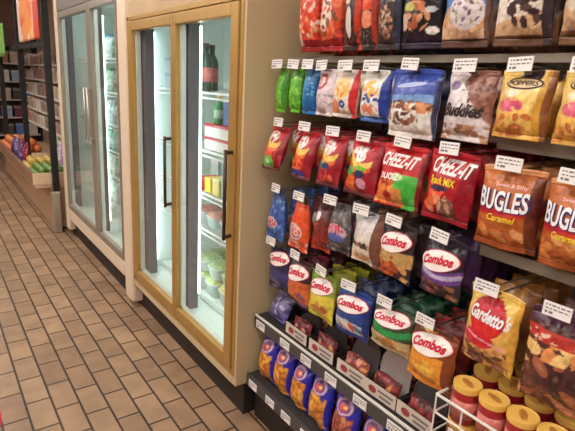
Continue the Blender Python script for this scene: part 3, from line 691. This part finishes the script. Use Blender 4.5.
def cornbag(label, short, y, w, zt, tagy, seed):
    t, g = bag(label, short, y, zt, w, .205,
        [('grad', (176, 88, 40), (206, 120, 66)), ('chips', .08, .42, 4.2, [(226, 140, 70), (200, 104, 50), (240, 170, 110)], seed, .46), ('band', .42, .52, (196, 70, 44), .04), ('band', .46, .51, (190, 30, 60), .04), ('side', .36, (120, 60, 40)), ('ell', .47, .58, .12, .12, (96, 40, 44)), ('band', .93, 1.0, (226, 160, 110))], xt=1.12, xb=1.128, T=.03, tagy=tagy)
    lettering(t, g, 'BUGLES', -.45, .40, .50, .74, (50, 48, 110), 'lettering_shadow', bold=.07, off=.0018, arch=-.015)
    lettering(t, g, 'BUGLES', -.46, .38, .51, .75, (246, 244, 248), bold=.025, off=.003, arch=-.015)
    lettering(t, g, 'Sweet & Salty', -.2, .32, .765, .82, (244, 190, 190), 'top_line', bold=.015)
    lettering(t, g, 'Caramel', -.26, .22, .37, .45, (250, 216, 60), 'flavour_name', bold=.02, shear=.3)
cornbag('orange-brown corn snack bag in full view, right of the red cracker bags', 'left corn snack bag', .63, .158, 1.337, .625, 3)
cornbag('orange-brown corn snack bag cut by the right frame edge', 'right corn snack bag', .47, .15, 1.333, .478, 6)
# --- fourth row
bag('blue bag with a red and white emblem nearest the refrigerator in the fourth row', 'blue emblem bag', 1.578, 1.092, .13, .205,
    [('grad', (70, 110, 190), (60, 90, 150)), ('chips', .1, .8, 5, [(110, 150, 214), (50, 76, 140)], 2, .36), ('ell', -.05, .34, .34, .12, (226, 210, 220)), ('chipe', -.05, .34, .3, .1, 9, [(206, 60, 80), (220, 90, 100)], 3, .45), ('ell', .2, .1, .2, .06, (60, 90, 170))], tagy=1.562, xt=1.12, xb=1.105, taper=.42)
bag('orange-red bag with a pale emblem, second in the fourth row', 'orange emblem bag', 1.425, 1.092, .124, .205,
    [('grad', (224, 90, 50), (226, 80, 36)), ('ell', -.05, .36, .4, .16, (236, 196, 186)), ('chipe', -.05, .36, .36, .13, 8, [(226, 90, 80), (120, 110, 170)], 3, .42), ('chips', 0, .2, 5, [(236, 180, 160), (200, 60, 50)], 3, .4), ('band', .88, 1, (80, 40, 40))], tagy=1.412, xt=1.12, xb=1.105, taper=.45,
    backlayers=[('fill', (110, 40, 40)), ('ell', .2, .6, .2, .12, W)])
bag('dark red bag with a white spot behind the price tags in the fourth row', 'dark red fourth-row bag', 1.318, 1.085, .10, .172,
    [('grad', (190, 60, 44), (70, 40, 44)), ('ell', -.25, .75, .2, .1, (226, 222, 220)), ('chips', .1, .6, 4, [(200, 70, 50), (140, 40, 40), (90, 40, 40)], 3, .45)], xt=1.14, xb=1.13, tagged=False, taper=.3)
t, g = bag('dark silver bag with a pink and blue emblem in the fourth row', 'dark silver bag', 1.212, 1.115, .124, .172,
    [('grad', (66, 62, 66), (108, 102, 104)), ('chips', .5, 1, 5, [(130, 124, 126), (80, 74, 78)], 4, .38), ('ell', 0, .44, .42, .16, (206, 180, 196)), ('chipe', 0, .5, .36, .09, 9, [(206, 50, 80), (220, 90, 110)], 3, .5), ('ell', .02, .33, .36, .08, (90, 100, 170)), ('chips', 0, .2, 5, [(140, 130, 130), (70, 60, 60)], 3, .4)], tagy=1.243, taper=.3)
bag('white bag with brown granola on its right side in the fourth row', 'white granola bag', 1.072, 1.117, .145, .172,
    [('fill', (220, 214, 210)), ('grad', (226, 216, 200), (206, 206, 216), .3, 1), ('band', .32, .4, (80, 66, 62)), ('chipe', .06, .37, .36, .06, 7, [(60, 48, 46), (190, 150, 120)], 2, .5), ('chips', .02, .2, 4, [(214, 150, 100), (230, 180, 130)], 3, .42), ('side', .22, (120, 78, 62)), ('rect', 9, 9, 0, 0, W)], tagy=1.092,
    backlayers=[('fill', (130, 84, 66)), ('chips', 0, 1, 4, [(170, 110, 80), (96, 60, 50), (200, 150, 120)], 2, .5)])
def pretzel(label, short, y, zt, w, h, layers, tagy, back, cv=.72, rv=.2, xb=1.11, tilt=.05):
    cv -= .035; rv *= .93
    up = 0.0
    if zt < 1: zt -= .012; h -= .012; cv += .03; up = .014
    t, g = bag(label, short, y, zt, w, h, layers, xt=1.12, xb=xb, T=.026, tagy=tagy, backlayers=back, up=up, yaw=random.uniform(-.06, .06))
    disc(t, g, .0, cv, .47, rv, (196, 40, 62), 'logo_rim', .002, tilt=tilt); disc(t, g, .0, cv, .455, rv*.93, (244, 236, 234), 'logo', .0036, tilt=tilt)
    lettering(t, g, 'Combos', -.37, .37, cv-rv*.46, cv+rv*.42, (204, 26, 62), bold=.045, arch=rv*.18, slope=tilt*1.7, off=.0052, shear=.2)
    return t, g
def rim(c): return [('fill', mix(c, (20, 20, 24), .35)), ('band', .9, 1.1, c)]
pretzel('white oval logo bag in tan and orange beside the purple one, fourth row', 'tan oval-logo bag', .947, 1.118, .143, .175,
    [('fill', (52, 40, 44)), ('band', .28, .52, (196, 160, 100)), ('chips', 0, .42, 4, [(214, 100, 50), (196, 70, 44), (206, 150, 90)], 3, .45)], .949, [('fill', (60, 44, 46))], cv=.70, rv=.2)
pretzel('dark bag with a white oval logo over a purple band in the fourth row', 'purple oval-logo bag', .783, 1.118, .146, .168,
    [('fill', (46, 38, 50)), ('band', .24, .46, (110, 70, 150), -.02, .1), ('band', .32, .40, (190, 176, 216), -.02, .1), ('chips', 0, .26, 4, [(120, 60, 50), (76, 40, 60), (150, 100, 70)], 3, .45)], .785, [('fill', (74, 44, 90))], cv=.66, rv=.2)
# --- fifth row
pretzel('navy bag with a greyed oval logo nearest the refrigerator in the fifth row', 'navy oval-logo bag', 1.545, .868, .15, .195,
    [('fill', (52, 48, 84)), ('band', .2, .5, (70, 66, 120)), ('chips', 0, .3, 4, [(110, 100, 140), (40, 36, 70)], 3, .4)], 1.58, rim((120, 60, 80)), cv=.76, rv=.17, xb=1.115)
pretzel('maroon and orange bag with a white oval logo, second in the fifth row', 'orange-bottomed oval-logo bag', 1.412, .862, .148, .195,
    [('fill', (70, 40, 50)), ('band', .1, .56, (214, 110, 60)), ('chips', .05, .5, 4, [(226, 130, 70), (190, 80, 60), (150, 90, 120)], 3, .45)], 1.414, rim((140, 40, 60)), cv=.72, rv=.19)
pretzel('yellow bag with a white oval logo and a brown pretzel, third in the fifth row', 'yellow oval-logo bag', 1.268, .852, .15, .185,
    [('grad', (226, 210, 70), (110, 150, 60), .0, 1.0), ('band', 0, .6, (226, 208, 76)), ('chipe', .05, .3, .34, .12, 4, [(206, 130, 70), (176, 100, 60)], 3, .5), ('band', 0, .09, (200, 190, 60))], 1.257, rim((214, 214, 60)), cv=.74, rv=.19)
pretzel('blue and silver bag with a white oval logo, fourth in the fifth row', 'blue oval-logo bag', 1.108, .85, .166, .176,
    [('fill', (196, 206, 216)), ('band', .38, 1.1, (44, 74, 150), 0, -.06), ('chipe', .1, .2, .34, .14, 4, [W, (214, 80, 60), (90, 110, 140)], 3, .5), ('band', 0, .1, (40, 66, 150)), ('side', .4, (40, 60, 130))], 1.112, rim((40, 62, 120)), cv=.72, rv=.19)
pretzel('green and cream bag with a white oval logo, fifth in the fifth row', 'green oval-logo bag', .935, .858, .166, .152,
    [('fill', (66, 84, 60)), ('band', .38, .52, (50, 150, 80), 0, .12), ('band', 0, .38, (196, 176, 130)), ('chipe', .1, .2, .3, .14, 4, [(200, 130, 70), (220, 170, 110)], 3, .5)], .949, rim((36, 104, 70)), cv=.77, rv=.2)
pretzel('orange-yellow bag with a white oval logo above the jars, last in the fifth row', 'orange-yellow oval-logo bag', .778, .862, .165, .19,
    [('grad', (214, 120, 44), (90, 56, 44), 0, 1), ('band', 0, .58, (232, 150, 56)), ('chipe', .0, .34, .3, .14, 4, [(244, 190, 80), (240, 170, 70)], 3, .55), ('ell', -.1, .95, .16, .06, YEL), ('side', .36, (140, 70, 40))], .794, rim((160, 44, 44)), cv=.74, rv=.2)
# --- lower right section
t, g = bag('yellow bag with a red round logo hanging over the yellow-lidded jars', 'yellow round-logo bag', .614, 1.028, .156, .205,
    [('grad', (226, 170, 90), (244, 206, 110), .2, .8), ('chips', 0, .22, 5, [(120, 70, 56), (90, 50, 44), (170, 110, 80)], 3, .52), ('chipe', .05, .24, .5, .07, 6, [(200, 140, 90), (110, 66, 50)], 2, .5), ('ell', -.02, .66, .36, .26, (196, 30, 50)), ('ell', 0, .56, .26, .12, (224, 50, 50)), ('ell', -.12, .37, .34, .11, (214, 36, 56)), ('band', .36, .385, (236, 170, 180), -.1), ('side', .42, (226, 170, 70))], xt=1.12, xb=1.11, T=.03, tagy=.629,
    backlayers=[('fill', (170, 116, 50)), ('side', .2, (120, 76, 40))])
lettering(t, g, "Gardetto's", -.36, .42, .60, .78, (240, 236, 240), bold=.035, slope=-.02, shear=.3)
bag('brown snack mix bag with a red band below the right corn snack bag', 'brown snack mix bag', .446, 1.038, .16, .24,
    [('fill', (84, 46, 48)), ('chips', 0, .62, 4.2, [(206, 140, 100), (110, 60, 50), (70, 40, 40), (170, 100, 70), (226, 180, 130)], 3, .56), ('chipe', -.06, .6, .5, .1, 4, [(240, 200, 130), (230, 150, 90)], 5, .6), ('band', .68, .8, (190, 60, 50), -.02), ('chips', .69, .79, 9, [(226, 190, 170), (220, 110, 90), (170, 40, 44)], 7, .36), ('band', .86, 1, (84, 44, 70))], xt=1.12, xb=1.125, T=.03, tagy=.456,
    backlayers=[('fill', (84, 50, 54)), ('chips', 0, 1, 4, [(120, 70, 60), (60, 36, 40)], 2, .5)])
# --- bottom shelf
btm = [(1.585, .11, .19, 'first on the bottom shelf beside the refrigerator', 'first bottom-shelf bag'), (1.468, .115, .20, 'second from the refrigerator on the bottom shelf', 'second bottom-shelf bag'), (1.348, .108, .19, 'third from the refrigerator on the bottom shelf', 'third bottom-shelf bag'), (1.225, .125, .20, 'fourth from the refrigerator on the bottom shelf', 'fourth bottom-shelf bag'), (1.085, .125, .20, 'fifth from the refrigerator on the bottom shelf', 'fifth bottom-shelf bag'), (.945, .125, .20, 'sixth from the refrigerator on the bottom shelf', 'sixth bottom-shelf bag')]
for i, (y, w, h, where, short) in enumerate(btm):
    fill = [(230, 160, 50), (214, 130, 50)] if i != 4 else [(176, 96, 76), (150, 70, 60)]
    bag(('blue bag with orange chips standing ' if i != 4 else 'blue bag with brown chips standing ') + where, short, y, .243+h, w, h,
        [('grad', (40, 40, 150), (52, 52, 176)), ('ell', -.04, .30, .46, .42, mix(fill[1], (60, 30, 30), .25)), ('chips', .02, .66, 4.4, fill + [mix(fill[0], (250, 220, 150), .3)], i+2, .54), ('ell', -.04, .80, .36, .15, (110, 70, 130)), ('ring', -.04, .80, .34, .13, (206, 170, 200), .74), ('ell', -.04, .79, .18, .06, (206, 80, 90)), ('ell', .02, .80, .08, .03, (240, 190, 90)), ('side', .40, (46, 46, 180))],
        xt=1.125, xb=1.098, T=.036, hook=False, nback=3)
bag('grey-violet bag lying against the refrigerator at the left end of the middle shelf', 'grey-violet bag', 1.578, .637, .125, .115,
    [('grad', (84, 78, 140), (160, 150, 190)), ('chips', .1, .9, 5, [(120, 112, 176), (180, 172, 206), (60, 56, 110)], 3, .42)], xt=1.19, xb=1.13, T=.03, hook=False, nback=1)
# ------------------------------------------------------------------ peg hooks with their price tags
for i, (ty, y, zt, xt, h, short, tagged) in enumerate(HOOKS):
    z = zt - SEAL*h*.5
    hk = thing('peg_hook', ('peg hook with a white price tag holding the %s' if tagged else 'bare peg hook holding the %s') % short, 'peg hook', (1.47, y, z), group='peg hooks on the snack rack')
    MB().tube([(-.003, 0, 0), (xt-.022-1.47, 0, 0), (xt-.028-1.47, 0, .006)], .0026, 6).obj('wire_arm', M_HOOK, hk)
    tx, tz = xt-.037-1.47, zt+.010-z
    if tagged: MB().tube([(-.003, 0, .013), (tx+.05, ty-y, .014), (tx+.004, ty-y, tz-.004)], .0022, 6).obj('tag_arm', M_HOOK, hk)
    MB().box(-.013, -.001, -.02, .02, -.012, .04, .002).obj('hook_plate', M_HOOK, hk)
    if not tagged: continue
    pt = link('price_tag', TL, hk); pt.location = (tx, ty-y, tz); pt.rotation_euler = (random.uniform(-.05, .05), .12, random.uniform(-.12, .12))
    link('print', TP[i % 3], pt)
# ------------------------------------------------------------------ cartons of meat snacks on the middle shelf
M_BOARD = mat('grey_board', (168, 156, 156), .45); M_DBOARD2 = mat('slate_board', (84, 76, 80), .5); M_DBOARD = mat('black_board', (48, 42, 44), .5); M_CRM = mat('cream_board', (206, 192, 180), .5)
cw = ['first from the left', 'second from the left', 'third from the left', 'fourth from the left', 'last before the jars']
pk = 0
for i, (y, hh, fl) in enumerate(((1.40, .09, M_DBOARD), (1.248, .10, M_DBOARD), (1.085, .135, M_DBOARD2), (.945, .165, M_BOARD), (.80, .135, M_DBOARD2))):
    t = thing('display_carton', 'open snack carton with an arched flap on the middle shelf, ' + cw[i], 'display carton', (1.20, y, .517), (0, 0, random.uniform(-.03, .03)), 'meat snack cartons')
    b = .068
    MB().box(-.095, .075, -b, b, 0, .003).box(-.095, -.092, -b, b, 0, .05).box(-.095, .075, -b, -b+.003, 0, .045).box(-.095, .075, b-.003, b, 0, .045).obj('tray', M_DBOARD, t)
    fp = MB().box(-.099, -.0955, -b, b, .004, .05).obj('front_panel', M_CRM, t)
    lg = MB().lathe([(.001, 0), (.016, .0005), (.016, .001)], 20).obj('red_logo', mat('logo_red', (150, 60, 66), .5), fp)
    lg.location = (-.0995, b*.45, .028); lg.rotation_euler = (0, -PI/2, 0); lg.scale = (.8, 1.1, 1)
    MB().box(-.1, -.0992, -b*.85, b*.1, .031, .039).box(-.1, -.0992, -b*.75, 0, .014, .022).obj('print', M_INK, fp)
    mb = MB(); bm = mb.bm; n = 22
    pr = [(-b+.004, .002)] + [(-(b-.004)*math.cos(PI*k/n), hh*.5+hh*.5*math.sin(PI*k/n)**.75) for k in range(n+1)] + [(b-.004, .002)]
    bend = lambda zz: -.038+.03*(zz/hh)**2
    A = [bm.verts.new((bend(zz), yy, zz)) for yy, zz in pr]; Bv = [bm.verts.new((bend(zz)+.0025, yy, zz)) for yy, zz in pr]
    bm.faces.new(A); bm.faces.new(Bv[::-1])
    for k in range(len(A)): bm.faces.new((A[k], A[(k+1) % len(A)], Bv[(k+1) % len(A)], Bv[k]))
    bmesh.ops.triangulate(bm, faces=bm.faces)
    mb.obj('arched_flap', fl, t)
    for k in range(2):
        lay = [('fill', [(120, 44, 48), (96, 40, 44), (150, 70, 60)][(i+k) % 3]), ('chips', .1, .9, 4, [(206, 140, 130), (150, 60, 60), (60, 30, 34), (226, 150, 90)], i*3+k, .42)]
        bag('%s red meat snack packet in the carton %s' % (['front', 'back'][k], cw[i]), 'packet', y, .524+(.07 if k == 0 else .085), .115, .07 if k == 0 else .085, lay, (1.146 if k == 0 else 1.222), 1.126 if k == 0 else 1.205, .010, 0, yaw=0.0, hook=False, name='snack_packet', cat='snack packet')
# ------------------------------------------------------------------ jars in a white wire basket
bk = thing('wire_basket', 'white wire basket holding the yellow-lidded jars on the middle shelf', 'wire basket')
mb = MB(); X0, X1, YA, YB = 1.058, 1.37, .705, .06
for z in (.70, .645, .58, .525): mb.tube([(X0, YA, z), (X0, YB, z), (X1, YB, z), (X1, YA, z), (X0, YA, z)], .0032 if z < .7 else .0042, 6)
y = YA
ys = []
while y >= YB: ys.append(y); y -= .082
for y in ys: mb.tube([(X0, y, .70), (X0, y, .525), (X1, y, .525), (X1, y, .70)], .0028, 6)
for x in (1.13, 1.21, 1.29): mb.tube([(x, YA, .70), (x, YA, .525), (x, YB, .525), (x, YB, .70)], .0028, 6)
mb.obj('wire_frame', M_WIRE, bk)
for y in (.62, .46, .30):
    o = link('price_label', SL, bk); o.location = (X0-.006, y, .675-.06); o2 = link('print', SP[0], o)
def make_jar():
    t = thing('dip_jar', '', 'jar')
    MB().lathe([(.030, 0), (.0345, .004), (.0345, .09), (.032, .098)], 28).obj('jar_body', mat('jar_red', (160, 34, 44), .3, coat=.3), t, True)
    MB().lathe([(.0349, .02), (.0349, .07)], 28).obj('paper_label', mat('jar_label', (206, 120, 110), .45, var=.4, scale=40), t, True)
    l = MB().lathe([(.0365, .094), (.0375, .097), (.0375, .109), (.0365, .112), (.033, .1125), (.032, .1105), (.001, .1105)], 28).obj('lid', mat('jar_lid', (234, 186, 92), .38), t)
    MB().lathe([(.001, .1106), (.016, .1112), (.016, .1106)], 20).obj('lid_picture', mat('jar_print', (186, 120, 56), .45, var=.35, scale=70), l)
    l.children[0].scale = (1.4, .62, 1); l.children[0].rotation_euler = (0, 0, .9)
    return t
def copy_tree(o, parent=None):
    c = o.copy(); COL.objects.link(c); c.parent = parent
    for ch in o.children: copy_tree(ch, c)
    return c
J0 = make_jar(); used = False
kids = list(J0.children)
rows = ['front', 'second', 'third']; pos = ['first', 'second', 'third', 'fourth', 'fifth', 'sixth', 'seventh']
for lv in (1, 0):
    for r, x in enumerate((1.102, 1.205, 1.305)):
        for k in range(6):
            y = .645 - .077*k + (.01*r)
            if r and y > .69: continue
            o = J0 if not used else copy_tree(J0)
            used = True
            o.location = (x + random.uniform(-.003, .003), y, .53 + lv*.1135); o.rotation_euler = (0, 0, random.uniform(-.6, .6))
            tag(o, '%s %s jar from the left in the %s basket row%s' % (pos[k], 'yellow-lidded', rows[r], '' if lv else ', beneath another jar'), 'jar', 'yellow-lidded jars in the wire basket')
# ------------------------------------------------------------------ red tub at the left frame edge
tb = thing('plastic_tub', 'red plastic tub on the tiles at the lower left corner', 'tub', (-.108, 1.882, 0))
mb = MB()
mb.lathe([(.16, 0.0), (.175, .01), (.21, .24), (.22, .245), (.22, .255), (.203, .255), (.168, .02), (.001, .018)], 36)
mb.obj('tub_body', mat('red_plastic', (214, 40, 62), .4), tb, True)
MB().tube([(0, -.215, .24), (0, -.16, .33), (0, 0, .37), (0, .16, .33), (0, .215, .24)], .007, 8).obj('handle', M_BLACK, tb)

# ------------------------------------------------------------------ ceiling lights, camera
def ceiling_light(x, y, w, l, e, name):
    t = thing('ceiling_light', 'fluorescent ceiling light ' + name, 'ceiling light', (x, y, 2.74))
    MB().box(-w/2-.03, w/2+.03, -l/2-.03, l/2+.03, .02, .06).obj('housing', M_CREAM, t)
    MB().box(-w/2, w/2, -l/2, l/2, 0, .02).obj('diffuser', mat('diffuser', (255, 249, 240), .5, emit=CEIL, var=0), t)
CEIL = 10.5
for y, nm in ((-1.2, 'behind the viewer'), (.9, 'above the snack rack'), (3.0, 'above the gold refrigerator'), (5.2, 'above the far refrigerator'), (7.6, 'above the produce stand')):
    for x, sd in ((-.1, 'in the row over the aisle, '), (-1.8, 'in the left row, level with the light ')):
        ceiling_light(x, y, .6, 1.3, CEIL, sd + nm)
w = bpy.data.worlds.new('World'); SC.world = w; w.use_nodes = True
w.node_tree.nodes['Background'].inputs['Color'].default_value = (1, .97, .94, 1); w.node_tree.nodes['Background'].inputs['Strength'].default_value = .3

cam = bpy.data.cameras.new('camera'); co = bpy.data.objects.new('camera', cam); COL.objects.link(co)
cam.sensor_width = 36; cam.lens = 36*496.68/575; cam.clip_start = .02
R = ((0.8133, 0.1075, -0.5719), (-0.5795, 0.2400, -0.7789), (0.0535, 0.9648, 0.2575))
m = Matrix([list(r)+[0] for r in R]).to_4x4(); m = m.to_3x3()
cx = Vector((m[0][0], m[1][0], m[2][0])).normalized(); cz = Vector((m[0][2], m[1][2], m[2][2])); cz = (cz-cx*cz.dot(cx)).normalized(); cy = cz.cross(cx)
co.matrix_world = Matrix(((cx.x, cy.x, cz.x, 0), (cx.y, cy.y, cz.y, 0), (cx.z, cy.z, cz.z, 1.5), (0, 0, 0, 1)))
SC.camera = co
vs = SC.view_settings
vs.view_transform = 'Standard'; vs.look = 'None'; vs.exposure = EXPO; vs.gamma = 1.0; vs.use_curve_mapping = False
SC.cycles.use_denoising = True
SC.cycles.max_bounces = 10; SC.cycles.transparent_max_bounces = 12
